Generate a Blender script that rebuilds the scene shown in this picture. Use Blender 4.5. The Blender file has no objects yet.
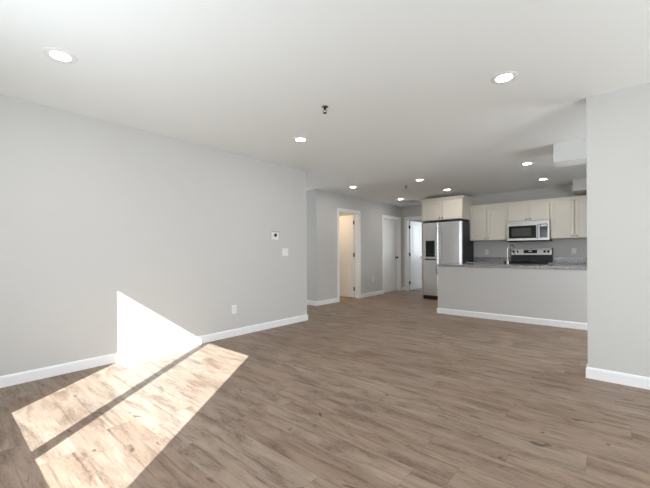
import bpy, bmesh, math, random
from mathutils import Vector, Matrix
random.seed(7)
S = bpy.context.scene
COL = S.collection
PI = math.pi

# ------------------------------------------------------------------ camera, world, sun, daylight, added fill lights, exposure
W_PX, F_PX, CY = 650.0, 340.39, 253.05
YAW, ROLL = 0.71365, -0.0061456
cd = bpy.data.cameras.new('camera'); cam = bpy.data.objects.new('camera', cd); COL.objects.link(cam)
cd.sensor_fit = 'HORIZONTAL'; cd.sensor_width = 36.0
cd.lens = F_PX / W_PX * 36.0
cd.shift_y = (CY - 244.0) / W_PX
cd.clip_start = 0.02
fw = Vector((-math.sin(YAW), math.cos(YAW), 0)); rt = Vector((math.cos(YAW), math.sin(YAW), 0)); up = Vector((0, 0, 1))
c_, s_ = math.cos(ROLL), math.sin(ROLL)
r2 = c_*rt + s_*up; u2 = -s_*rt + c_*up
M = Matrix((r2, u2, -fw)).transposed().to_4x4(); M.translation = Vector((0, 0, 1.10))
cam.matrix_world = M
S.camera = cam

wd = bpy.data.worlds.new('daylight'); S.world = wd; wd.use_nodes = True
bg = wd.node_tree.nodes['Background']
bg.inputs[0].default_value = (0.80, 0.89, 1.0, 1); bg.inputs[1].default_value = 1.2

sd = bpy.data.lights.new('sun', 'SUN'); sun = bpy.data.objects.new('sun', sd); COL.objects.link(sun)
sd.energy = 16.5; sd.angle = math.radians(0.3); sd.color = (0.87, 0.945, 1.0)
AZ = (-0.612, 0.791); EL = 0.585
d = Vector((AZ[0], AZ[1], -EL)).normalized()
sun.rotation_euler = d.to_track_quat('-Z', 'Y').to_euler()

def area(name, loc, direction, sx, sy, power, color):
    l = bpy.data.lights.new(name, 'AREA'); o = bpy.data.objects.new(name, l); COL.objects.link(o)
    l.shape = 'RECTANGLE'; l.size = sx; l.size_y = sy; l.energy = power; l.color = color
    o.location = loc; o.rotation_euler = Vector(direction).to_track_quat('-Z', 'Y').to_euler()
    return o
DAY = (0.88, 0.945, 1.0)
area('daylight_window_left', (-1.72, -0.40, 1.33), (0, 1, 0), 1.5, 1.3, 20, DAY)
area('fill_patio_side', (2.68, 1.6, 1.08), (-1, 0, 0), 1.9, 1.7, 52, DAY)  # added fill from the right, set at an assumed, unseen patio door
area('fill_bedroom', (-3.75, 10.85, 1.5), (-0.2, -1, 0), 1.2, 1.1, 17, DAY)  # added fill light for the far bedroom, no window built there
area('fill_kitchen', (1.44, 5.0, 1.25), (-1, 0.2, -0.55), 1.4, 1.1, 46, DAY)  # unseen fill light added to lift the dark kitchen, no window here
area('fill_hall', (-6.8, 4.64, 1.2), (1, 0, 0), 0.8, 1.6, 15, DAY)  # fill light added out of view in the side hall

S.view_settings.view_transform = 'Standard'; S.view_settings.look = 'None'
S.view_settings.exposure = 0.56; S.view_settings.gamma = 1.0; S.view_settings.use_curve_mapping = False
try:
    S.cycles.use_denoising = True
    S.cycles.max_bounces = 10; S.cycles.diffuse_bounces = 7; S.cycles.glossy_bounces = 4
    S.cycles.sample_clamp_indirect = 8.0
    S.cycles.caustics_reflective = False; S.cycles.caustics_refractive = False
except Exception:
    pass

# ------------------------------------------------------------------ materials
def srgb(r, g, b):
    f = lambda v: (v/255/12.92) if v/255 <= 0.04045 else ((v/255+0.055)/1.055)**2.4
    return (f(r), f(g), f(b), 1)

def new_mat(name):
    m = bpy.data.materials.new(name); m.use_nodes = True
    return m, m.node_tree, m.node_tree.nodes['Principled BSDF']

def mat(name, col, rough=0.5, metal=0.0, bump=0.0, bscale=200.0, var=0.0, vscale=4.0, spec=0.5, stretch=None):
    m, nt, b = new_mat(name)
    b.inputs['Base Color'].default_value = col
    b.inputs['Roughness'].default_value = rough; b.inputs['Metallic'].default_value = metal
    b.inputs['Specular IOR Level'].default_value = spec
    tc = nt.nodes.new('ShaderNodeTexCoord'); src = tc.outputs['Object']
    if stretch:
        mp = nt.nodes.new('ShaderNodeMapping'); mp.inputs['Scale'].default_value = stretch
        nt.links.new(src, mp.inputs[0]); src = mp.outputs[0]
    if bump:
        n = nt.nodes.new('ShaderNodeTexNoise'); n.inputs['Scale'].default_value = bscale; n.inputs['Detail'].default_value = 3
        nt.links.new(src, n.inputs['Vector'])
        bp = nt.nodes.new('ShaderNodeBump'); bp.inputs['Strength'].default_value = bump; bp.inputs['Distance'].default_value = 0.002
        nt.links.new(n.outputs['Fac'], bp.inputs['Height']); nt.links.new(bp.outputs['Normal'], b.inputs['Normal'])
    if var:
        n = nt.nodes.new('ShaderNodeTexNoise'); n.inputs['Scale'].default_value = vscale
        nt.links.new(src, n.inputs['Vector'])
        mx = nt.nodes.new('ShaderNodeMix'); mx.data_type = 'RGBA'
        mx.inputs[6].default_value = tuple(c*(1-var) for c in col[:3])+(1,)
        mx.inputs[7].default_value = tuple(min(1, c*(1+var)) for c in col[:3])+(1,)
        nt.links.new(n.outputs['Fac'], mx.inputs[0]); nt.links.new(mx.outputs[2], b.inputs['Base Color'])
    return m

def emit(name, col, strength):
    m, nt, b = new_mat(name)
    b.inputs['Base Color'].default_value = (0.8, 0.8, 0.8, 1)
    b.inputs['Emission Color'].default_value = col; b.inputs['Emission Strength'].default_value = strength
    return m

WALL = mat('wall_paint', srgb(207, 206, 204), 0.75, bump=0.12, bscale=350, var=0.012, vscale=1.5, spec=0.3)
CEIL = mat('ceiling_paint', srgb(243, 246, 245), 0.85, bump=0.25, bscale=160, var=0.01, vscale=2, spec=0.2)
TRIM = mat('white_trim_paint', srgb(246, 247, 248), 0.35, var=0.01)
DOORP = mat('white_door_paint', srgb(243, 243, 242), 0.4, var=0.01)
CAB = mat('cabinet_paint', srgb(234, 229, 219), 0.42, var=0.015)
PLASTIC = mat('white_plastic', srgb(240, 240, 240), 0.35, var=0.005)
SHADOWGREY = mat('slot_dark', srgb(40, 40, 42), 0.6, var=0.02)
BLACKMETAL = mat('black_metal', srgb(22, 22, 24), 0.4, metal=0.3, var=0.05)
BLACKGLASS = mat('black_glass', srgb(12, 12, 14), 0.08, var=0.05)
FRIDGESIDE = mat('fridge_side_charcoal', srgb(38, 37, 42), 0.45, bump=0.1, bscale=500, var=0.03)
BLACKPL = mat('black_plastic', srgb(18, 18, 20), 0.4, var=0.05)
STEEL = mat('brushed_stainless_steel', (0.78, 0.79, 0.80, 1), 0.27, metal=1.0, bump=0.05, bscale=60, var=0.03, vscale=3, stretch=(1, 1, 40))
STEELW = mat('warm_stainless_steel', (0.60, 0.585, 0.56, 1), 0.32, metal=1.0, var=0.03, vscale=3, stretch=(1, 1, 40))
STEELH = mat('handle_steel', (0.45, 0.45, 0.45, 1), 0.35, metal=1.0, var=0.01)
NICKEL = mat('brushed_nickel', (0.42, 0.41, 0.40, 1), 0.25, metal=1.0, var=0.01)
LAMP = emit('lamp_diffuser', (1.0, 0.95, 0.87, 1), 75.0)
SCREENGREY = mat('microwave_window_mesh', srgb(62, 62, 64), 0.3, var=0.03)
LCD = emit('blue_white_display', (0.5, 0.75, 1.0, 1), 0.12)
CARPET = mat('bedroom_floor', srgb(150, 148, 145), 0.9, bump=0.5, bscale=400, var=0.05)

def floor_mat():
    m, nt, b = new_mat('wood_plank_floor')
    N = nt.nodes.new; L = nt.links.new
    tc = N('ShaderNodeTexCoord'); sep = N('ShaderNodeSeparateXYZ'); L(tc.outputs['Object'], sep.inputs[0])
    def mth(op, a, bb=None, c=None):
        n = N('ShaderNodeMath'); n.operation = op
        for i, v in enumerate((a, bb, c)):
            if v is None: continue
            if isinstance(v, (int, float)): n.inputs[i].default_value = v
            else: L(v, n.inputs[i])
        return n.outputs[0]
    PW, PL = 0.178, 1.22
    v = mth('DIVIDE', sep.outputs[1], PW); row = mth('FLOOR', v); fv = mth('FRACT', v)
    wn = N('ShaderNodeTexWhiteNoise'); wn.noise_dimensions = '1D'; L(row, wn.inputs['W'])
    u = mth('ADD', mth('DIVIDE', sep.outputs[0], PL), wn.outputs['Value'])
    idx = mth('FLOOR', u); fu = mth('FRACT', u)
    cmb = N('ShaderNodeCombineXYZ'); L(row, cmb.inputs[0]); L(idx, cmb.inputs[1])
    w2 = N('ShaderNodeTexWhiteNoise'); w2.noise_dimensions = '3D'; L(cmb.outputs[0], w2.inputs['Vector'])
    rnd = w2.outputs['Value']
    # grain coordinates, shifted per plank
    gx = mth('ADD', sep.outputs[0], mth('MULTIPLY', rnd, 37.0)); gy = mth('ADD', sep.outputs[1], mth('MULTIPLY', rnd, 11.0))
    def vec(sx, sy):
        c = N('ShaderNodeCombineXYZ'); L(mth('MULTIPLY', gx, sx), c.inputs[0]); L(mth('MULTIPLY', gy, sy), c.inputs[1]); return c.outputs[0]
    def noise(vv, sc, det=4, dist=0.0, rough=0.55):
        n = N('ShaderNodeTexNoise'); n.inputs['Scale'].default_value = sc; n.inputs['Detail'].default_value = det
        n.inputs['Distortion'].default_value = dist; n.inputs['Roughness'].default_value = rough
        L(vv, n.inputs['Vector']); return n.outputs['Fac']
    def ramp(f, pts):
        r = N('ShaderNodeValToRGB'); e = r.color_ramp.elements
        while len(e) < len(pts): e.new(0.5)
        for i, (p, c) in enumerate(pts): e[i].position = p; e[i].color = c
        L(f, r.inputs[0]); return r.outputs[0]
    def mixc(fac, a, bb, mode='MULTIPLY'):
        n = N('ShaderNodeMix'); n.data_type = 'RGBA'; n.blend_type = mode
        for i, vv in ((0, fac), (6, a), (7, bb)):
            if isinstance(vv, (int, float)): n.inputs[i].default_value = vv
            elif isinstance(vv, tuple): n.inputs[i].default_value = vv
            else: L(vv, n.inputs[i])
        return n.outputs[2]
    G = lambda v: (v, v, v, 1)
    tint = noise(vec(1.1, 5), 1.0, 2, 0.3)                 # beige to grey drift inside a plank
    blot = noise(vec(2.6, 11), 1.0, 4, 0.6, 0.6)           # weathered patches
    speck = noise(vec(24, 90), 1.0, 4, 0.8, 0.75)          # mottling inside the patches
    streak = noise(vec(1.3, 34), 1.0, 3, 0.2, 0.5)         # long thin dark lines
    g2 = noise(vec(6, 130), 1.0, 4, 0.2, 0.65)             # fine grain
    knot = noise(vec(6, 13), 1.0, 3, 0.6, 0.6)
    base = ramp(rnd, [(0.0, srgb(142, 121, 105)), (0.35, srgb(149, 129, 113)), (0.7, srgb(154, 136, 121)), (1.0, srgb(145, 124, 108))])
    c = mixc(1.0, base, ramp(tint, [(0.35, (1.02, 0.985, 0.95, 1)), (0.65, (0.985, 1.0, 1.02, 1))]))
    c = mixc(1.0, c, ramp(blot, [(0.34, (0.68, 0.64, 0.61, 1)), (0.45, (0.89, 0.87, 0.86, 1)), (0.56, G(1.03)), (0.70, G(1.22))]))
    patch = ramp(blot, [(0.36, G(1.0)), (0.52, G(0.22))])
    c = mixc(patch, c, ramp(speck, [(0.38, (0.60, 0.56, 0.53, 1)), (0.50, G(0.96)), (0.62, G(1.08))]))
    c = mixc(0.8, c, ramp(streak, [(0.33, (0.64, 0.59, 0.56, 1)), (0.43, G(1.0))]))
    c = mixc(1.0, c, ramp(g2, [(0.30, (0.86, 0.85, 0.84, 1)), (0.5, G(1.0)), (0.75, G(1.08))]))
    c = mixc(0.85, c, ramp(knot, [(0.29, (0.36, 0.30, 0.27, 1)), (0.34, G(1.0))]))
    # seams
    e1 = mth('LESS_THAN', mth('MINIMUM', fv, mth('SUBTRACT', 1.0, fv)), 0.005)
    e2 = mth('LESS_THAN', mth('MINIMUM', fu, mth('SUBTRACT', 1.0, fu)), 0.0014)
    seam = mth('MAXIMUM', e1, e2)
    c = mixc(mth('MULTIPLY', seam, 0.35), c, (0.35, 0.3, 0.28, 1))
    L(c, b.inputs['Base Color'])
    rr = N('ShaderNodeMapRange'); rr.inputs[3].default_value = 0.42; rr.inputs[4].default_value = 0.56
    L(g2, rr.inputs[0]); L(rr.outputs[0], b.inputs['Roughness'])
    b.inputs['Specular IOR Level'].default_value = 0.4
    bp = N('ShaderNodeBump'); bp.inputs['Strength'].default_value = 0.25; bp.inputs['Distance'].default_value = 0.001
    L(mth('SUBTRACT', g2, mth('MULTIPLY', seam, 1.0)), bp.inputs['Height']); L(bp.outputs[0], b.inputs['Normal'])
    return m
FLOOR = floor_mat()

def granite_mat():
    m, nt, b = new_mat('speckled_granite')
    N = nt.nodes.new; L = nt.links.new
    tc = N('ShaderNodeTexCoord')
    n = N('ShaderNodeTexNoise'); n.inputs['Scale'].default_value = 70; n.inputs['Detail'].default_value = 6; n.inputs['Roughness'].default_value = 0.7
    L(tc.outputs['Object'], n.inputs['Vector'])
    r = N('ShaderNodeValToRGB'); e = r.color_ramp.elements
    e[0].position = 0.36; e[0].color = srgb(72, 73, 80); e[1].position = 0.66; e[1].color = srgb(190, 190, 190)
    k = e.new(0.45); k.color = srgb(128, 128, 132); k = e.new(0.55); k.color = srgb(170, 166, 163)
    L(n.outputs['Fac'], r.inputs[0]); L(r.outputs[0], b.inputs['Base Color'])
    b.inputs['Roughness'].default_value = 0.14
    return m
GRANITE = granite_mat()

def glass_mat():
    m = bpy.data.materials.new('window_glass'); m.use_nodes = True; nt = m.node_tree
    nt.nodes.clear(); N = nt.nodes.new; L = nt.links.new
    o = N('ShaderNodeOutputMaterial'); t = N('ShaderNodeBsdfTransparent'); g = N('ShaderNodeBsdfGlossy')
    g.inputs['Roughness'].default_value = 0.02; t.inputs[0].default_value = (0.96, 0.98, 0.97, 1)
    mx = N('ShaderNodeMixShader'); mx.inputs[0].default_value = 0.05
    L(t.outputs[0], mx.inputs[1]); L(g.outputs[0], mx.inputs[2]); L(mx.outputs[0], o.inputs[0])
    return m
GLASS = glass_mat()

# ------------------------------------------------------------------ mesh helpers
def BM(): return bmesh.new()

def box(bm, x0, x1, y0, y1, z0, z1, bev=0.0, seg=2):
    vs = [bm.verts.new((x, y, z)) for x in (x0, x1) for y in (y0, y1) for z in (z0, z1)]
    F = [(0, 1, 3, 2), (4, 6, 7, 5), (0, 4, 5, 1), (2, 3, 7, 6), (0, 2, 6, 4), (1, 5, 7, 3)]
    fs = [bm.faces.new([vs[i] for i in f]) for f in F]
    if bev > 0:
        es = {e for f in fs for e in f.edges}
        bmesh.ops.bevel(bm, geom=list(es), offset=bev, segments=seg, affect='EDGES', profile=0.5)
    return bm

def lathe(bm, prof, mtx=None, n=24, cap=True):
    """prof: (r, z) list, revolved about Z then moved by mtx."""
    rings = []
    for r, z in prof:
        if r < 1e-6: rings.append([bm.verts.new((0, 0, z))])
        else: rings.append([bm.verts.new((r*math.cos(2*PI*i/n), r*math.sin(2*PI*i/n), z)) for i in range(n)])
    allv = [v for q in rings for v in q]
    for a, b in zip(rings, rings[1:]):
        for i in range(n):
            j = (i+1) % n
            if len(a) == 1 and len(b) == 1: continue
            if len(a) == 1: bm.faces.new((a[0], b[j], b[i]))
            elif len(b) == 1: bm.faces.new((a[i], a[j], b[0]))
            else: bm.faces.new((a[i], a[j], b[j], b[i]))
    if cap:
        for q, rev in ((rings[0], True), (rings[-1], False)):
            if len(q) > 1: bm.faces.new(q[::-1] if rev else q)
    if mtx is not None: bmesh.ops.transform(bm, matrix=mtx, verts=allv)
    return bm

def tube(bm, pts, r, n=12):
    pts = [Vector(p) for p in pts]; rings = []
    nrm = None
    for i, p in enumerate(pts):
        t = (pts[min(i+1, len(pts)-1)] - pts[max(i-1, 0)]).normalized()
        if nrm is None:
            nrm = t.orthogonal().normalized()
        nrm = (nrm - t*nrm.dot(t)).normalized(); bi = t.cross(nrm)
        rr = r[i] if isinstance(r, (list, tuple)) else r
        rings.append([bm.verts.new(p + rr*(math.cos(2*PI*k/n)*nrm + math.sin(2*PI*k/n)*bi)) for k in range(n)])
    for a, b in zip(rings, rings[1:]):
        for i in range(n): bm.faces.new((a[i], a[(i+1) % n], b[(i+1) % n], b[i]))
    bm.faces.new(rings[0][::-1]); bm.faces.new(rings[-1])
    return bm

def sweep(bm, path, prof, z0=0.0):
    """path: 2D points, prof: (out, z) closed outline; 'out' is to the right of travel. Mitred corners."""
    P = [Vector(p) for p in path]; rings = []
    for i, p in enumerate(P):
        ns = []
        if i > 0: t = (P[i]-P[i-1]).normalized(); ns.append(Vector((t.y, -t.x)))
        if i < len(P)-1: t = (P[i+1]-P[i]).normalized(); ns.append(Vector((t.y, -t.x)))
        if len(ns) == 2:
            m = (ns[0]+ns[1]).normalized(); m = m / m.dot(ns[0])
        else: m = ns[0]
        rings.append([bm.verts.new((p.x+m.x*o, p.y+m.y*o, z0+z)) for o, z in prof])
    k = len(prof)
    for a, b in zip(rings, rings[1:]):
        for i in range(k): bm.faces.new((a[i], a[(i+1) % k], b[(i+1) % k], b[i]))
    bm.faces.new(rings[0][::-1]); bm.faces.new(rings[-1])
    return bm

def obj(name, bm, m, parent=None, smooth=False, label=None):
    bmesh.ops.recalc_face_normals(bm, faces=bm.faces[:])
    me = bpy.data.meshes.new(name); bm.to_mesh(me); bm.free()
    me.materials.append(m)
    if smooth:
        for p in me.polygons: p.use_smooth = True
    o = bpy.data.objects.new(name, me); COL.objects.link(o)
    if parent is not None: o.parent = parent
    if smooth:
        md = o.modifiers.new('edges', 'EDGE_SPLIT'); md.split_angle = math.radians(40)
    if label: o['label'] = label
    return o

def tag(o, label, cat, group=None):
    o['label'] = label; o['category'] = cat
    if group: o['group'] = group
    return o

def thing(name, label, cat, loc=(0, 0, 0), rotz=0.0, group=None):
    o = bpy.data.objects.new(name, None); o.empty_display_size = 0.1; COL.objects.link(o)
    o.location = loc; o.rotation_euler = (0, 0, rotz)
    return tag(o, label, cat, group)

def struct(name, bm, m, parent=None, label=None):
    o = obj(name, bm, m, parent, label=label)
    if parent is None: o['kind'] = 'structure'
    return o

def copy_thing(root, loc, rotz, label, rotx=None):
    r = root.copy(); COL.objects.link(r); r.location = loc; r.rotation_euler = (0, 0, rotz); r['label'] = label
    for ch in list(root.children):
        c = ch.copy(); COL.objects.link(c); c.parent = r
        for g in list(ch.children):
            k = g.copy(); COL.objects.link(k); k.parent = c
    return r

H = 2.44
T = 0.12
XL, YS = -3.89, 4.03          # left wall plane and the end of that wall
XD, YN = -4.79, 5.25          # door wall plane and its near corner
YE = 8.98                     # end wall of the hall
YK = 8.45                     # kitchen back wall
YW = -0.50                    # window wall behind the camera
XR, XK = 2.80, 1.50
XB, YB = -2.497, 6.0           # bar corner
RX, RY = -0.215, 3.735        # near right wall corner
XM = -7.2

# ------------------------------------------------------------------ setting: floor, ceiling, walls
struct('floor', box(BM(), XM, XR+T, YW-T, YE+T*0.5, -0.10, 0.0), FLOOR)
struct('floor_bedroom', box(BM(), -6.2, -3.3, YE+T*0.5, 11.2, -0.10, 0.0), CARPET)
struct('ceiling', box(BM(), XM, XR+T, YW-T, 11.2, H, H+0.1), CEIL)

def wall_y(bm, y0, y1, x0, x1, holes=()):
    """wall running along X, holes (xa, xb, za, zb)"""
    cur = x0
    for xa, xb, za, zb in sorted(holes):
        box(bm, cur, xa, y0, y1, 0, H)
        if za > 0: box(bm, xa, xb, y0, y1, 0, za)
        if zb < H: box(bm, xa, xb, y0, y1, zb, H)
        cur = xb
    box(bm, cur, x1, y0, y1, 0, H); return bm
def wall_x(bm, x0, x1, y0, y1, holes=()):
    cur = y0
    for ya, yb, za, zb in sorted(holes):
        box(bm, x0, x1, cur, ya, 0, H)
        if za > 0: box(bm, x0, x1, ya, yb, 0, za)
        if zb < H: box(bm, x0, x1, ya, yb, zb, H)
        cur = yb
    box(bm, x0, x1, cur, y1, 0, H); return bm

WZ0, WZ1 = 0.616, 2.11
W1 = (-2.54, -0.81); PD = (0.6, 2.6, 0.03, 2.05)  # PD: assumed patio door opening, put in to brighten the room
struct('wall_left', box(BM(), XL-T, XL, YW, YS, 0, H), WALL)
struct('wall_window_side', wall_y(BM(), YW-T, YW, XL-T, XR+T, [(W1[0], W1[1], WZ0, WZ1)]), WALL)
struct('wall_far_right', wall_x(BM(), XR, XR+T, YW, RY+T, [PD]), WALL)
struct('wall_right', box(BM(), RX, XR, RY, RY+T, 0, H), WALL)
struct('wall_kitchen_right', box(BM(), XK, XK+T, RY+T, YK, 0, H), WALL)
struct('wall_kitchen', box(BM(), -3.62, XK+T, YK, YK+T, 0, H), WALL)
struct('wall_kitchen_return', box(BM(), -3.62, -3.50, YK+T, YE, 0, H), WALL)
struct('wall_hall_near', box(BM(), XM, XL-T, YS-T, YS, 0, H), WALL)
struct('wall_hall_end', box(BM(), XM, XM+T, YS, YN, 0, H), WALL)
struct('wall_hall_far', box(BM(), XM, XD-T, YN, YN+T, 0, H), WALL)
D1 = (6.02, 6.77); D2 = (7.93, 8.80); D3 = (-4.635, -3.875); DZ = 2.045
struct('wall_doors', wall_x(BM(), XD-T, XD, YN, YE+T, [(D1[0]-.02, D1[1]+.02, 0, DZ+.02), (D2[0]-.02, D2[1]+.02, 0, DZ+.02)]), WALL)
struct('wall_end', wall_y(BM(), YE, YE+T, XD, -3.5, [(D3[0]-.02, D3[1]+.02, 0, DZ+.02)]), WALL)
# rooms seen through the open doors
bm = BM(); box(bm, -6.7, -6.58, YN+T, 7.7, 0, H); box(bm, -6.58, XD-T, 7.58, 7.7, 0, H)
struct('wall_closet', bm, WALL)
bm = BM(); box(bm, -6.2, -6.08, YE+T, 11.2, 0, H); box(bm, -6.08, -3.3, 11.08, 11.2, 0, H); box(bm, -3.42, -3.3, YE+T, 11.08, 0, H)
box(bm, -6.08, XD-T, YE+0.06, YE+T, 0, H); box(bm, -3.5, -3.42, YE, YE+T, 0, H)
struct('wall_bedroom', bm, WALL)
# half wall under the bar
struct('wall_bar', box(BM(), XB, XK, YB, YB+T, 0, 0.845), WALL)
# dropped boxes on the kitchen ceiling
struct('wall_soffit', box(BM(), -0.62, XK, 5.08, 5.42, 2.212, H), CEIL)
struct('wall_soffit_back', box(BM(), -0.66, XK, 7.82, YK, 2.225, H), WALL)

# ------------------------------------------------------------------ baseboards and casings
BB = [(0, 0), (0.014, 0), (0.014, 0.078), (0.011, 0.088), (0.006, 0.095), (0, 0.095)]
def base(name, path): struct(name, sweep(BM(), path, BB), TRIM)
# outward = right of travel
base('baseboard_left', [(XL, YW), (XL, YS), (-6.9, YS)])
base('baseboard_right', [(XK, RY+T), (RX, RY+T), (RX, RY), (XR, RY)])
base('baseboard_bar', [(XB, YB+T), (XB, YB), (XK, YB)])
base('baseboard_hall', [(XM+T, YN), (XD, YN), (XD, D1[0]-0.07)])
base('baseboard_doors', [(XD, D1[1]+0.07), (XD, D2[0]-0.07)])
base('baseboard_corner', [(XD, D2[1]+0.07), (XD, YE), (D3[0]-0.07, YE)])
base('baseboard_window_side', [(XR, YW), (XL+0.014, YW)])

CAS = [(0, 0), (0.068, 0), (0.068, 0.016), (0.055, 0.018), (0.012, 0.012), (0, 0.009)]
def casing(name, u0, u1, mtx):
    """mtx maps (u, z, out) to the world"""
    g = 0.005
    bm = sweep(BM(), [(u1+g, 0), (u1+g, DZ+g), (u0-g, DZ+g), (u0-g, 0)], CAS)
    bmesh.ops.transform(bm, matrix=mtx, verts=bm.verts[:])
    struct(name, bm, TRIM)
def plane_x(x, sgn=1):   # u -> Y, v -> Z, out -> +X*sgn
    return Matrix(((0, 0, sgn, x), (1, 0, 0, 0), (0, 1, 0, 0), (0, 0, 0, 1)))
def plane_y(y, sgn=-1):
    return Matrix(((1, 0, 0, 0), (0, 0, sgn, y), (0, 1, 0, 0), (0, 0, 0, 1)))
casing('trim_1', D1[0], D1[1], plane_x(XD)); casing('trim_2', D2[0], D2[1], plane_x(XD)); casing('trim_3', D3[0], D3[1], plane_y(YE))

def slab_mesh(w, h=2.025, t=0.035):
    bm = BM(); z0 = 0.012; st = 0.115
    box(bm, 0.001, w, 0.012, t-0.012, z0, h)
    rails = [(z0, 0.24), (0.90, 1.05), (h-0.12, h)]
    box(bm, 0, st, 0, t, z0, h, 0.002); box(bm, w-st, w, 0, t, z0, h, 0.002)
    for a, b in rails: box(bm, st-0.001, w-st+0.001, 0, t, a, b, 0.002)
    for a, b in ((0.24, 0.90), (1.05, h-0.12)):
        box(bm, st+0.04, w-st-0.04, 0.005, t-0.005, a+0.04, b-0.04, 0.006, 1)
    return bm

def door(n, loc, rz, w, jamb_bm, hinge_side, handle, labels):
    r = bpy.data.objects.new('door_%d' % n, None); COL.objects.link(r); r.location = loc; r.rotation_euler = (0, 0, rz)
    r['kind'] = 'structure'
    sl = obj('door_slab', slab_mesh(w), DOORP, r)
    if hinge_side:
        for z in (0.22, 1.05, 1.84):
            bm = BM(); box(bm, -0.006, 0.0, 0.0, 0.034, z-0.045, z+0.045)
            lathe(bm, [(0.0085, z-0.047), (0.0085, z+0.047)], Matrix.Translation((-0.006, -0.006 if hinge_side > 0 else 0.041, 0)), 12)
            if hinge_side > 0: box(bm, -0.034, -0.006, 0.031, 0.0349, z-0.045, z+0.045)
            else: box(bm, -0.034, -0.006, 0.031, 0.0349, z-0.045, z+0.045)
            obj('hinge', bm, BLACKMETAL, r, label='black door hinge')
    hx = w-0.065
    if handle == 'knob':
        for s, y in ((-1, 0), (1, 0.035)):
            bm = BM()
            mt = Matrix.Translation((hx, y, 0.96)) @ Matrix.Rotation(PI/2 if s < 0 else -PI/2, 4, 'X')
            lathe(bm, [(0.032, 0), (0.032, 0.005), (0.026, 0.009), (0.012, 0.014), (0.011, 0.035), (0.024, 0.044), (0.029, 0.056), (0.024, 0.068), (0, 0.072)], mt, 24)
            obj('door_knob', bm, BLACKMETAL, r, True, label='black round door knob')
    else:
        for s, y in ((-1, 0), (1, 0.035)):
            bm = BM()
            mt = Matrix.Translation((hx, y, 0.95)) @ Matrix.Rotation(PI/2 if s < 0 else -PI/2, 4, 'X')
            lathe(bm, [(0.032, 0), (0.032, 0.006), (0.02, 0.011), (0.011, 0.014), (0.011, 0.05)], mt, 24)
            yy = y + s*0.05
            tube(bm, [(hx+0.01, yy, 0.95), (hx-0.03, yy, 0.951), (hx-0.08, yy, 0.95), (hx-0.115, yy-s*0.006, 0.947)], [0.010, 0.010, 0.009, 0.007])
            obj('door_handle', bm, handle, r, True, label='lever door handle')
    return r

def jamb(name, mtx, u0, u1, stop):
    """lining of the opening in (u, z, depth) space, depth 0 = room face, T = far face"""
    bm = BM()
    for a, b in ((u0-0.019, u0), (u1, u1+0.019)): box(bm, a, b, 0, DZ, -0.001, T+0.001)
    box(bm, u0-0.019, u1+0.019, DZ, DZ+0.019, -0.001, T+0.001)
    s0, s1 = stop
    box(bm, u0, u0+0.011, 0, DZ-0.011, s0, s1); box(bm, u1-0.011, u1, 0, DZ-0.011, s0, s1); box(bm, u0, u1, DZ-0.011, DZ, s0, s1)
    bmesh.ops.transform(bm, matrix=mtx, verts=bm.verts[:])
    struct(name, bm, TRIM)
MX = Matrix(((0, 0, -1, XD), (1, 0, 0, 0), (0, 1, 0, 0), (0, 0, 0, 1)))
MY = Matrix(((1, 0, 0, 0), (0, 0, 1, YE), (0, 1, 0, 0), (0, 0, 0, 1)))
jamb('trim_4', MX, D1[0], D1[1], (0.04, 0.075)); jamb('trim_5', MX, D2[0], D2[1], (0.04, 0.075)); jamb('trim_6', MY, D3[0], D3[1], (0.04, 0.075))
door(1, (XD-T-0.008, D1[1]-0.001, 0), PI, 0.745, None, 1, 'knob', None)
door(2, (XD-T+0.041, D2[0]+0.003, 0), PI/2, D2[1]-D2[0]-0.006, None, 0, 'knob', None)
door(3, (D3[0]+0.036, YE+T+0.010, 0), PI/2, 0.755, None, -1, NICKEL, None)

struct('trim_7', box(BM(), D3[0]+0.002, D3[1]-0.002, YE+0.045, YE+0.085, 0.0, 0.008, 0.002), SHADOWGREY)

# window behind the camera lets in the sun patch; unseen patio door added for brightness
def window(n, mtx, u0, u1, z0, z1, mull=0.082, sill=True, fr=0.035, moff=0.0):
    r = bpy.data.objects.new('window_%d' % n, None); COL.objects.link(r); r['kind'] = 'structure'
    um = (u0+u1)/2+moff
    bm = BM()
    for a, b, c, d in ((u0, u0+fr, z0, z1), (u1-fr, u1, z0, z1), (u0+fr, u1-fr, z0, z0+fr), (u0+fr, u1-fr, z1-fr, z1)):
        box(bm, a, b, c, d, 0.045, 0.085)
    bmesh.ops.transform(bm, matrix=mtx, verts=bm.verts[:]); obj('window_frame', bm, PLASTIC, r)
    bm = box(BM(), um-mull/2, um+mull/2, z0+fr, z1-fr, 0.047, 0.083); bmesh.ops.transform(bm, matrix=mtx, verts=bm.verts[:]); obj('mullion', bm, PLASTIC, r)
    for a, b in ((u0+fr, um-mull/2), (um+mull/2, u1-fr)):
        bm = box(BM(), a, b, z0+fr, z1-fr, 0.063, 0.067); bmesh.ops.transform(bm, matrix=mtx, verts=bm.verts[:]); obj('pane', bm, GLASS, r)
    if sill:
        bm = box(BM(), u0-0.02, u1+0.02, z0-0.02, z0-0.001, -0.03, 0.0, 0.003); bmesh.ops.transform(bm, matrix=mtx, verts=bm.verts[:]); obj('window_sill', bm, TRIM, r)
MW = Matrix(((1, 0, 0, 0), (0, 0, -1, YW), (0, 1, 0, 0), (0, 0, 0, 1)))
MP = Matrix(((0, 0, 1, XR), (1, 0, 0, 0), (0, 1, 0, 0), (0, 0, 0, 1)))
window(1, MW, W1[0], W1[1], WZ0, WZ1, moff=-0.045); window(2, MP, PD[0], PD[1], PD[2], PD[3], sill=False, fr=0.05)

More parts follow.
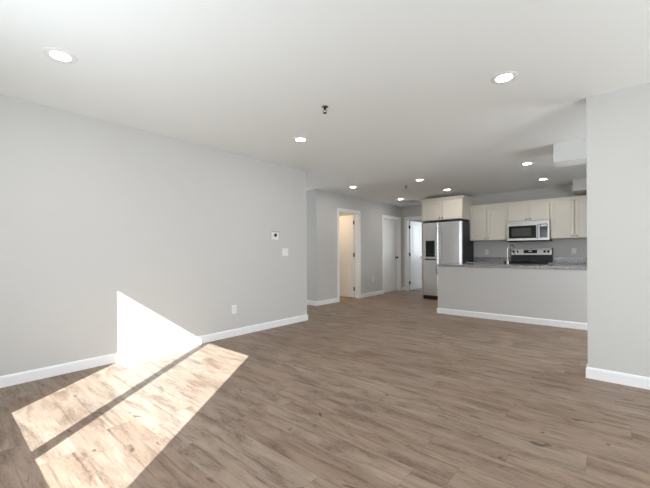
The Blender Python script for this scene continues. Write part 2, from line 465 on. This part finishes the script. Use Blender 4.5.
# ------------------------------------------------------------------ kitchen cabinets
def shaker(bm, x0, x1, z0, z1, y=0.0, t=0.024, rail=0.057):
    box(bm, x0+rail-0.002, x1-rail+0.002, y-t+0.015, y-0.0005, z0+rail-0.002, z1-rail+0.002)
    for a, b, c, d in ((x0, x0+rail, z0, z1), (x1-rail, x1, z0, z1), (x0+rail, x1-rail, z0, z0+rail), (x0+rail, x1-rail, z1-rail, z1)):
        box(bm, a, b, y-t, y-0.0005, c, d, 0.0025, 1)
    return bm
def cab_knob(x, z, parent):
    mt = Matrix.Translation((x, -0.024, z)) @ Matrix.Rotation(PI/2, 4, 'X')
    bm = lathe(BM(), [(0.008, 0), (0.006, 0.006), (0.006, 0.012), (0.014, 0.018), (0.015, 0.024), (0.011, 0.028), (0, 0.029)], mt, 16)
    obj('knob', bm, NICKEL, parent, True, label='brushed metal cabinet knob')
CROWN = [(0, 0), (0.004, 0), (0.010, 0.012), (0.028, 0.040), (0.040, 0.050), (0.044, 0.062), (0.044, 0.070), (0, 0.070)]
CRS = [(0, 0), (0.006, 0), (0.012, 0.014), (0.026, 0.045), (0.032, 0.065), (0, 0.065)]

def wall_cabinet(label, x0, x1, yf, z0, z1, splits, knobs, crown=None, frieze=0.03, group=None):
    t = thing('wall_cabinet', label, 'cabinet', (x0, yf, z0), group=group)
    w, h, d = x1-x0, z1-z0, YK-0.002-yf
    obj('cabinet_box', box(BM(), 0, w, 0, d, 0, h, 0.0015, 1), CAB, t)
    xs = [x0] + splits + [x1]
    for i, (a, b) in enumerate(zip(xs, xs[1:])):
        dr = obj('cabinet_door', shaker(BM(), a-x0+0.007, b-x0-0.007, 0.008, h-frieze), CAB, t)
        side = knobs[i]
        if side: cab_knob((b-x0-0.036) if side > 0 else (a-x0+0.036), 0.045, dr)
    if crown:
        prof, path = crown
        obj('crown_moulding', sweep(BM(), [(px-x0, py-yf) for px, py in path], prof, h-0.004), CAB, t)
    return t

FX0, FX1 = -3.565, -2.645       # fridge bay
YF = 7.70
wall_cabinet('cream two-door cabinet with crown moulding above the refrigerator', FX0-0.02, FX1+0.02, YF, 1.845, 2.292,
             [(FX0+FX1)/2], [1, -1], (CROWN, [(FX0-0.02, YK-0.002), (FX0-0.02, YF), (FX1+0.02, YF), (FX1+0.02, YK-0.002)]), 0.02)
YU = 8.15
CX0, CX1, CX2, CX3 = -2.622, -1.817, -1.055, -0.235
wall_cabinet('cream two-door wall cabinet between refrigerator and microwave', CX0, CX1, YU, 1.362, 2.108, [-2.24], [1, -1],
             (CRS, [(CX0, YU), (CX1-0.0005, YU)]), 0.012)
wall_cabinet('short cream two-door cabinet directly above the microwave', CX1, CX2, YU, 1.738, 2.108, [(CX1+CX2)/2], [1, -1],
             (CRS, [(CX1+0.0005, YU), (CX2-0.0005, YU)]), 0.012)
wall_cabinet('cream two-door wall cabinet right of the microwave, partly behind the near wall', CX2, CX3, YU, 1.362, 2.108, [-0.655], [1, -1],
             (CRS, [(CX2+0.0005, YU), (CX3, YU)]), 0.012)
# tall panel at the left of the fridge
sp = obj('side_panel', box(BM(), -3.583, -3.565, 7.67, YK-0.002, 0.0, 1.843, 0.001, 1), CAB)
tag(sp, 'tall narrow cream end panel along the left side of the refrigerator', 'cabinet panel')

# base cabinets of the back run and behind the bar
def base_cabinet(label, x0, x1, yf, yb, face, nd):
    rz = 0 if face < 0 else PI
    org = (x0, yf, 0) if face < 0 else (x1, yf, 0)
    t = thing('base_cabinet', label, 'cabinet', org, rz)
    w, d = x1-x0, abs(yb-yf)
    bm = box(BM(), 0, w, 0, d, 0.10, 0.844, 0.001, 1); box(bm, 0.002, w-0.002, 0.06, d, 0, 0.10)
    obj('cabinet_box', bm, CAB, t)
    for i in range(nd):
        a, b = w*i/nd, w*(i+1)/nd
        dr = obj('cabinet_door', shaker(BM(), a+0.006, b-0.006, 0.115, 0.66), CAB, t); cab_knob(b-0.04 if i % 2 == 0 else a+0.04, 0.61, dr)
        dw = obj('drawer', shaker(BM(), a+0.006, b-0.006, 0.672, 0.832, rail=0.04), CAB, t); cab_knob((a+b)/2, 0.752, dw)
    return t
base_cabinet('cream base cabinet between refrigerator and range', -2.61, -1.828, 7.84, YK-0.002, -1, 2)
base_cabinet('cream base cabinet right of the range', -1.040, XK-0.002, 7.84, YK-0.002, -1, 4)
base_cabinet('cream base cabinets on the kitchen side of the bar', XB+0.01, XK-0.002, 6.72, YB+T+0.001, 1, 6)

# countertops
CZ0, CZ1 = 0.846, 0.886
o = obj('countertop', box(BM(), XB-0.004, XK-0.002, YB-0.02, 6.76, CZ0, CZ1, 0.004, 2), GRANITE)
tag(o, 'long speckled grey granite countertop on the grey half wall, faucet on it', 'countertop')
def back_counter(label, x0, x1):
    t = thing('countertop', label, 'countertop', (x0, 7.81, CZ0))
    obj('counter_slab', box(BM(), 0, x1-x0, 0, YK-0.002-7.81, 0, 0.04, 0.004, 2), GRANITE, t)
    obj('backsplash', box(BM(), 0, x1-x0, YK-0.022-7.81, YK-0.002-7.81, 0.0405, 0.14, 0.002, 1), GRANITE, t)
back_counter('granite back counter with low backsplash between refrigerator and range', -2.612, -1.825)
back_counter('granite back counter with low backsplash right of the range', -1.043, XK-0.003)

# ------------------------------------------------------------------ refrigerator
def build_fridge():
    x0, x1 = -3.545, -2.622; yd = 7.62; yb = 7.70; zt = 1.79
    t = thing('refrigerator', 'stainless steel side-by-side refrigerator with black dispenser and dark sides', 'refrigerator', (x0, yd, 0))
    w = x1-x0
    obj('cabinet_body', box(BM(), 0, w, yb-yd, YK-0.03-yd, 0.02, zt-0.015, 0.004), FRIDGESIDE, t, label='charcoal refrigerator body')
    obj('kick_grille', box(BM(), 0.01, w-0.01, 0.03, yb-yd-0.001, 0.012, 0.088), BLACKPL, t, label='black toe grille')
    sp = 0.40
    z0 = 0.095
    def panel(a, b):
        bm = BM(); n = 14; D = yb-yd-0.008; pts = []
        # slightly bowed front with rounded edges
        for i in range(n+1):
            u = i/n; x = a+(b-a)*u; e = min(u, 1-u)*(b-a)
            y = 0.012*(1-math.sin(min(1, e/0.025)*PI/2)) + 0.006*(2*u-1)**2
            pts.append((x, y))
        lo = [bm.verts.new((x, y, z0)) for x, y in pts] + [bm.verts.new((b, D, z0)), bm.verts.new((a, D, z0))]
        hi = [bm.verts.new((x, y, zt)) for x, y in pts] + [bm.verts.new((b, D, zt)), bm.verts.new((a, D, zt))]
        k = len(lo)
        for i in range(k): bm.faces.new((lo[i], lo[(i+1) % k], hi[(i+1) % k], hi[i]))
        bm.faces.new(lo[::-1]); bm.faces.new(hi)
        return bm
    fd = obj('freezer_door', panel(0.002, sp-0.003), STEEL, t, True)
    rd = obj('refrigerator_door', panel(sp+0.003, w-0.002), STEEL, t, True)
    for xh, pr in ((sp-0.035, fd), (sp+0.035, rd)):
        bm = BM()
        pts = [(xh, 0.0, 0.62), (xh, -0.035, 0.635), (xh, -0.05, 0.68)] + [(xh, -0.052, z) for z in (0.9, 1.2, 1.5)] + [(xh, -0.05, 1.62), (xh, -0.035, 1.665), (xh, 0.0, 1.68)]
        tube(bm, pts, 0.011, 12)
        obj('handle', bm, STEELH, pr, True)
    # dispenser: bezel around a recessed black niche
    dx0, dx1, dz0, dz1 = 0.058, 0.338, 0.955, 1.40
    bm = BM()
    box(bm, dx0, dx1, -0.006, 0.004, dz1-0.03, dz1, 0.002); box(bm, dx0, dx1, -0.006, 0.004, dz0, dz0+0.04, 0.002)
    box(bm, dx0, dx0+0.03, -0.006, 0.004, dz0+0.04, dz1-0.03, 0.002); box(bm, dx1-0.03, dx1, -0.006, 0.004, dz0+0.04, dz1-0.03, 0.002)
    dp = obj('dispenser', bm, mat('silver_plastic', srgb(205, 206, 208), 0.3, metal=0.2), fd, label='silver bezel around the water and ice dispenser')
    bm = box(BM(), dx0+0.03, dx1-0.03, -0.001, 0.003, dz0+0.04, dz1-0.03); box(bm, dx0+0.07, dx1-0.07, -0.008, 0.0, dz1-0.13, dz1-0.05, 0.002)
    box(bm, dx0+0.12, dx1-0.11, -0.010, -0.001, dz0+0.13, dz1-0.15, 0.003); box(bm, dx0+0.055, dx1-0.055, -0.012, -0.001, dz0+0.04, dz0+0.06, 0.002)
    obj('dispenser_niche', bm, BLACKGLASS, fd, label='black dispenser recess')
    obj('dispenser_tray', box(BM(), dx0+0.01, dx1-0.01, -0.004, 0.004, dz0-0.035, dz0-0.008, 0.002), BLACKPL, fd, label='dark slot below the dispenser')
    obj('hinge_cover', box(BM(), 0.03, w-0.03, 0.02, 0.16, zt-0.014, zt+0.012, 0.004), BLACKPL, t, label='black hinge cover strip')
build_fridge()

# ------------------------------------------------------------------ microwave
def build_microwave():
    x0, x1, yf, z0, z1 = -1.815, -1.057, 8.055, 1.318, 1.736
    t = thing('microwave', 'stainless over-the-range microwave with black window and controls', 'microwave', (x0, yf, z0))
    w, h, d = x1-x0, z1-z0, YK-0.003-yf
    obj('housing', box(BM(), 0, w, 0.03, d, 0, h, 0.003), BLACKPL, t, label='black microwave housing')
    bm = BM(); dw = 0.565*w/0.76
    xa, xb, za, zb = 0.028, 0.530, 0.065, 0.325
    for a, b, c, e in ((0.0, xa, 0.02, h-0.045), (xb, dw+0.012, 0.02, h-0.045), (xa, xb, 0.02, za), (xa, xb, zb, h-0.045)):
        box(bm, a, b, 0.0, 0.029, c, e, 0.0015, 1)
    dr = obj('microwave_door', bm, STEELW, t)
    obj('door_glass', box(BM(), xa, xb, 0.004, 0.02, za, zb), BLACKGLASS, dr, label='black glass door panel')
    obj('window_mesh', box(BM(), xa+0.055, xb-0.09, 0.0025, 0.0045, za+0.045, zb-0.05), SCREENGREY, dr, label='grey viewing window')
    bm = BM(); hx = 0.555
    tube(bm, [(hx, 0.0, 0.05), (hx, -0.03, 0.06), (hx, -0.036, 0.09), (hx, -0.036, 0.3), (hx, -0.03, 0.335), (hx, 0.0, 0.345)], 0.010, 12)
    obj('handle', bm, STEELH, dr, True)
    obj('vent_grille', box(BM(), 0, w, 0.0, 0.029, h-0.043, h-0.001, 0.002, 1), STEELW, t)
    bm = BM()
    box(bm, dw+0.014, dw+0.03, 0.0, 0.029, 0.02, h-0.045, 0.001, 1); box(bm, w-0.03, w, 0.0, 0.029, 0.02, h-0.045, 0.001, 1)
    box(bm, dw+0.03, w-0.03, 0.0, 0.029, 0.02, za, 0.001, 1); box(bm, dw+0.03, w-0.03, 0.0, 0.029, zb+0.02, h-0.045, 0.001, 1)
    cp = obj('control_frame', bm, STEELW, t)
    obj('control_panel', box(BM(), dw+0.03, w-0.03, 0.004, 0.02, za, zb+0.02), BLACKGLASS, t, label='black touch control panel')
    obj('display', box(BM(), dw+0.045, w-0.045, 0.002, 0.0045, zb-0.03, zb+0.004), LCD, t, label='small lit display')
    bm = BM()
    for r in range(5):
        for c in range(3):
            box(bm, dw+0.045+c*0.033, dw+0.068+c*0.033, 0.002, 0.0045, za+0.012+r*0.04, za+0.034+r*0.04)
    b = obj('keypad', bm, mat('key_grey', srgb(70, 74, 84), 0.3, var=0.05), t, label='grey keypad')
    b['kind'] = 'stuff'
build_microwave()

# ------------------------------------------------------------------ range
def build_range():
    x0, x1, yf = -1.822, -1.046, 7.79
    t = thing('range', 'stainless steel electric range with black glass cooktop and backguard', 'stove', (x0, yf, 0))
    w = x1-x0; d = YK-0.004-yf
    obj('oven_body', box(BM(), 0, w, 0.03, d, 0.03, 0.885, 0.003), BLACKPL, t, label='black range body')
    obj('toe_kick', box(BM(), 0.03, w-0.03, 0.06, d-0.02, 0.0, 0.03), BLACKPL, t)
    bm = BM(); box(bm, 0.003, w-0.003, 0.0, 0.029, 0.25, 0.80, 0.004)
    dr = obj('oven_door', bm, STEEL, t); obj('oven_window', box(BM(), 0.13, w-0.13, -0.003, 0.001, 0.38, 0.66), BLACKGLASS, dr)
    bm = BM(); tube(bm, [(0.08, 0.0, 0.745), (0.08, -0.05, 0.75), (w-0.08, -0.05, 0.75), (w-0.08, 0.0, 0.745)], 0.012); obj('handle', bm, STEELH, dr, True)
    obj('drawer', box(BM(), 0.003, w-0.003, 0.0, 0.029, 0.06, 0.24, 0.004), STEEL, t)
    obj('front_strip', box(BM(), 0.003, w-0.003, 0.0, 0.029, 0.81, 0.884, 0.004), BLACKPL, t)
    ct = obj('cooktop', box(BM(), 0.0, w, 0.0, d-0.07, 0.886, 0.902, 0.003), BLACKGLASS, t, label='black glass cooktop')
    ring = mat('burner_ring', srgb(70, 70, 72), 0.3, var=0.05)
    for cx, cy, r in ((0.19, 0.15, 0.1), (0.56, 0.15, 0.08), (0.19, 0.43, 0.08), (0.56, 0.43, 0.1)):
        bm = lathe(BM(), [(r, 0.902), (r, 0.9028), (r-0.006, 0.9028), (r-0.006, 0.902)], Matrix.Translation((cx, cy, 0)), 32, cap=False)
        obj('burner_ring', bm, ring, ct, label='grey burner ring')
    # backguard: lower black glass, upper stainless console leaning back a little
    obj('backguard_glass', box(BM(), 0.004, w-0.004, d-0.066, d, 0.903, 1.035, 0.002), BLACKPL, t, label='black glass lower backguard')
    bm = BM(); prof = [(d-0.078, 1.036), (d-0.05, 1.165), (d-0.03, 1.172), (d, 1.172), (d, 1.036)]
    A = [bm.verts.new((0.012, y, z)) for y, z in prof]; B = [bm.verts.new((w-0.012, y, z)) for y, z in prof]
    for i in range(5): bm.faces.new((A[i], A[(i+1) % 5], B[(i+1) % 5], B[i]))
    bm.faces.new(A[::-1]); bm.faces.new(B)
    bk = obj('control_console', bm, STEEL, t)
    for a, b in ((0.0, 0.0115), (w-0.0115, w)):
        obj('end_cap', box(BM(), a, b, d-0.08, d, 1.036, 1.176, 0.003), BLACKPL, t, label='black console end cap')
    def on_panel(x, z):   # point and normal on the leaning face
        u = (z-1.036)/0.129; return (x, d-0.078+0.028*u, z)
    lean = math.atan2(0.028, 0.129)
    bm = box(BM(), -0.125, 0.125, -0.004, 0.001, -0.036, 0.036, 0.001, 1)
    p = on_panel(0.375, 1.105)
    bmesh.ops.transform(bm, matrix=Matrix.Translation(p) @ Matrix.Rotation(-lean, 4, 'X'), verts=bm.verts[:])
    ds = obj('control_display', bm, BLACKGLASS, bk, label='black display window')
    bm = box(BM(), -0.03, 0.03, -0.0055, -0.0035, -0.004, 0.014); bmesh.ops.transform(bm, matrix=Matrix.Translation(p) @ Matrix.Rotation(-lean, 4, 'X'), verts=bm.verts[:])
    obj('clock_digits', bm, LCD, bk, label='lit clock')
    for x in (0.055, 0.125, 0.635, 0.70):
        p = on_panel(x, 1.105)
        mt = Matrix.Translation(p) @ Matrix.Rotation(PI/2-lean, 4, 'X')
        bm = lathe(BM(), [(0.026, 0), (0.026, 0.004), (0.021, 0.008), (0.019, 0.028), (0.016, 0.031), (0, 0.031)], mt, 24)
        b2 = box(BM(), -0.004, 0.004, -0.018, 0.018, 0.03, 0.034)
        bmesh.ops.transform(b2, matrix=mt, verts=b2.verts[:]); me = bpy.data.meshes.new('grip'); b2.to_mesh(me); b2.free(); bm.from_mesh(me); bpy.data.meshes.remove(me)
        obj('knob', bm, BLACKPL, bk, True, label='black control knob')
build_range()

# ------------------------------------------------------------------ faucet
def build_faucet():
    t = thing('faucet', 'tall chrome gooseneck kitchen faucet rising from the bar countertop', 'faucet', (-1.50, 6.66, CZ1), math.radians(-35))
    bm = lathe(BM(), [(0.028, 0), (0.028, 0.006), (0.022, 0.012), (0.021, 0.075), (0.016, 0.085)], None, 24)
    obj('base', bm, NICKEL, t, True)
    bm = BM(); R = 0.085; zc = 0.255
    pts = [(0, 0, 0.08), (0, 0, 0.16), (0, 0, zc)] + [(0, R-R*math.cos(a), zc+R*math.sin(a)) for a in [PI*i/12 for i in range(1, 12)]] + [(0, 2*R, zc), (0, 2*R+0.004, zc-0.03)]
    tube(bm, pts, 0.0125, 14); obj('gooseneck_spout', bm, NICKEL, t, True)
    bm = tube(BM(), [(0, 2*R+0.004, zc-0.025), (0, 2*R+0.008, zc-0.09)], [0.015, 0.017], 14); obj('spray_head', bm, NICKEL, t, True)
    bm = tube(BM(), [(-0.018, 0, 0.055), (-0.045, 0, 0.058), (-0.11, 0, 0.068)], [0.011, 0.008, 0.006], 10); obj('lever_handle', bm, NICKEL, t, True)
build_faucet()

# ------------------------------------------------------------------ wall plates and thermostat
def plate_mesh(w=0.072, h=0.116): return box(BM(), -w/2, w/2, -0.006, -0.0005, -h/2, h/2, 0.0022, 2)
def outlet(label, loc, rz, pname='wall_outlet'):
    t = thing(pname, label, 'outlet', loc, rz)
    obj('cover_plate', plate_mesh(), PLASTIC, t)
    for z in (0.021, -0.021):
        f = obj('socket', box(BM(), -0.0165, 0.0165, -0.008, -0.005, z-0.014, z+0.014, 0.002), PLASTIC, t)
        bm = BM(); box(bm, -0.0085, -0.0065, -0.0086, -0.0078, z-0.002, z+0.007); box(bm, 0.0065, 0.0085, -0.0086, -0.0078, z-0.002, z+0.007)
        lathe(bm, [(0.0022, -0.0003), (0.0022, 0.0006)], Matrix.Translation((0, -0.008, z-0.008)) @ Matrix.Rotation(PI/2, 4, 'X'), 10)
        obj('slot', bm, SHADOWGREY, f, label='dark socket slots')
    return t
o1 = outlet('white outlet low on the left wall, right of the sunlit patch', (XL, 2.632, 0.357), PI/2)
copy_thing(o1, (XD, 7.41, 0.43), PI/2, 'small white outlet low on the wall between two hall doors')
copy_thing(o1, (-2.34, YK, 1.10), 0, 'white outlet on the kitchen wall between refrigerator and range')
copy_thing(o1, (-0.694, YK, 1.115), 0, 'white outlet on the kitchen wall right of the range')
t = thing('light_switch', 'white double rocker light switch on left wall below thermostat', 'light switch', (XL, 3.556, 1.118), PI/2)
obj('cover_plate', plate_mesh(0.118, 0.116), PLASTIC, t)
for x in (-0.023, 0.023):
    bm = box(BM(), x-0.0165, x+0.0165, -0.0095, -0.005, -0.033, 0.033, 0.002); obj('rocker', bm, PLASTIC, t)
t = thing('thermostat', 'white square thermostat with round black dial on the left wall', 'thermostat', (XL, 3.345, 1.362), PI/2)
obj('wall_plate', box(BM(), -0.068, 0.085, -0.004, -0.0005, -0.052, 0.066, 0.003), mat('grey_plate', srgb(176, 176, 178), 0.4, var=0.01), t, label='grey backing plate')
obj('case', box(BM(), -0.078, 0.062, -0.024, -0.0045, -0.060, 0.050, 0.005), PLASTIC, t)
bm = lathe(BM(), [(0.027, 0), (0.027, 0.004), (0.024, 0.007), (0, 0.0075)], Matrix.Translation((0.0, -0.024, 0.008)) @ Matrix.Rotation(PI/2, 4, 'X'), 28)
obj('dial', bm, BLACKPL, t, True, label='round black dial')

# ------------------------------------------------------------------ ceiling: downlights, sprinklers, vent
def downlight(label, x, y):
    t = thing('recessed_light', label, 'ceiling light', (x, y, H), group='recessed ceiling downlights')
    bm = lathe(BM(), [(0.094, -0.0005), (0.094, -0.003), (0.086, -0.006), (0.060, -0.007), (0.054, -0.0015), (0.054, -0.0005)], None, 40, cap=False)
    obj('trim_ring', bm, PLASTIC, t, True)
    bm = lathe(BM(), [(0.0, -0.0035), (0.046, -0.003), (0.0535, -0.0008)], None, 40, cap=False)
    obj('diffuser', bm, LAMP, t, True, label='glowing white lamp disc')
    return t
lights = [((-2.838, 0.572), 'glowing recessed light at the upper left, nearest one above the long left wall'),
          ((-0.666, 2.882), 'glowing recessed light on the near right part of the ceiling'),
          ((-2.838, 2.849), 'recessed light near the far end of the long left wall'),
          ((-4.095, 5.612), 'recessed light on the ceiling in front of the first hall doorway'),
          ((-2.79, 5.90), 'recessed light in front of the refrigerator, behind the small far sprinkler'),
          ((-4.138, 7.676), 'farthest hall recessed light, next to the ceiling vent'),
          ((-2.778, 7.22), 'recessed light just in front of the cabinet above the refrigerator'),
          ((-1.052, 5.922), 'recessed light above the bar, left of the dropped ceiling box'),
          ((-1.063, 7.378), 'recessed light above the range, in front of the microwave cabinets')]
L0 = downlight(lights[0][1], *lights[0][0])
for (x, y), lb in lights[1:]: copy_thing(L0, (x, y, H), 0, lb)

def sprinkler(label, x, y):
    t = thing('sprinkler_head', label, 'sprinkler', (x, y, H))
    obj('escutcheon', lathe(BM(), [(0.032, -0.0005), (0.032, -0.003), (0.020, -0.010), (0.012, -0.012), (0, -0.012)], None, 24), NICKEL, t, True)
    bm = lathe(BM(), [(0.010, -0.012), (0.010, -0.024), (0.006, -0.028), (0.004, -0.034)], None, 14)
    for s in (-1, 1): tube(bm, [(s*0.008, 0, -0.022), (s*0.016, 0, -0.034), (s*0.012, 0, -0.048), (0, 0, -0.056)], 0.0025, 8)
    obj('frame_arms', bm, BLACKMETAL, t, True)
    obj('deflector', lathe(BM(), [(0, -0.055), (0.017, -0.056), (0.018, -0.059), (0, -0.060)], None, 20), BLACKMETAL, t, True)
    return t
s1 = sprinkler('small dark fire sprinkler on the ceiling near the middle of the room', -2.035, 2.36)
s1.rotation_euler = (0, 0, 0.7)
copy_thing(s1, (-3.247, 6.254, H), 0.7, 'tiny dark fire sprinkler on the ceiling beside the fridge-side downlights')
t = thing('ceiling_vent', 'flat white air vent in the ceiling before the open far door', 'vent', (-4.12, 8.22, H))
bm = BM(); w, h = 0.20, 0.20
for a, b, c, e in ((-w, w, -h, -h+0.03), (-w, w, h-0.03, h), (-w, -w+0.03, -h+0.03, h-0.03), (w-0.03, w, -h+0.03, h-0.03)): box(bm, a, b, c, e, -0.010, -0.0005, 0.002, 1)
obj('vent_frame', bm, PLASTIC, t)
obj('vent_back', box(BM(), -w+0.03, w-0.03, -h+0.03, h-0.03, -0.002, -0.0006), SHADOWGREY, t, label='dark vent opening')
for i in range(11):
    y = -0.155+0.031*i
    b = box(BM(), -w+0.03, w-0.03, -0.010, 0.010, -0.001, 0.001)
    bmesh.ops.transform(b, matrix=Matrix.Translation((0, y, -0.0075)) @ Matrix.Rotation(0.5, 4, 'X'), verts=b.verts[:])
    obj('louvre', b, PLASTIC, t)

# warm lamp in the small room behind the first doorway
t = thing('flush_ceiling_lamp', 'warm lamp lighting the small room behind the first doorway', 'ceiling light', (-5.7, 6.2, H))
obj('lamp_base', lathe(BM(), [(0.13, -0.0005), (0.13, -0.02), (0, -0.02)], None, 32), PLASTIC, t, True)
obj('lamp_shade', lathe(BM(), [(0.12, -0.021), (0.115, -0.05), (0.07, -0.075), (0, -0.085)], None, 32), emit('warm_lamp', (1.0, 0.74, 0.48, 1), 60.0), t, True)
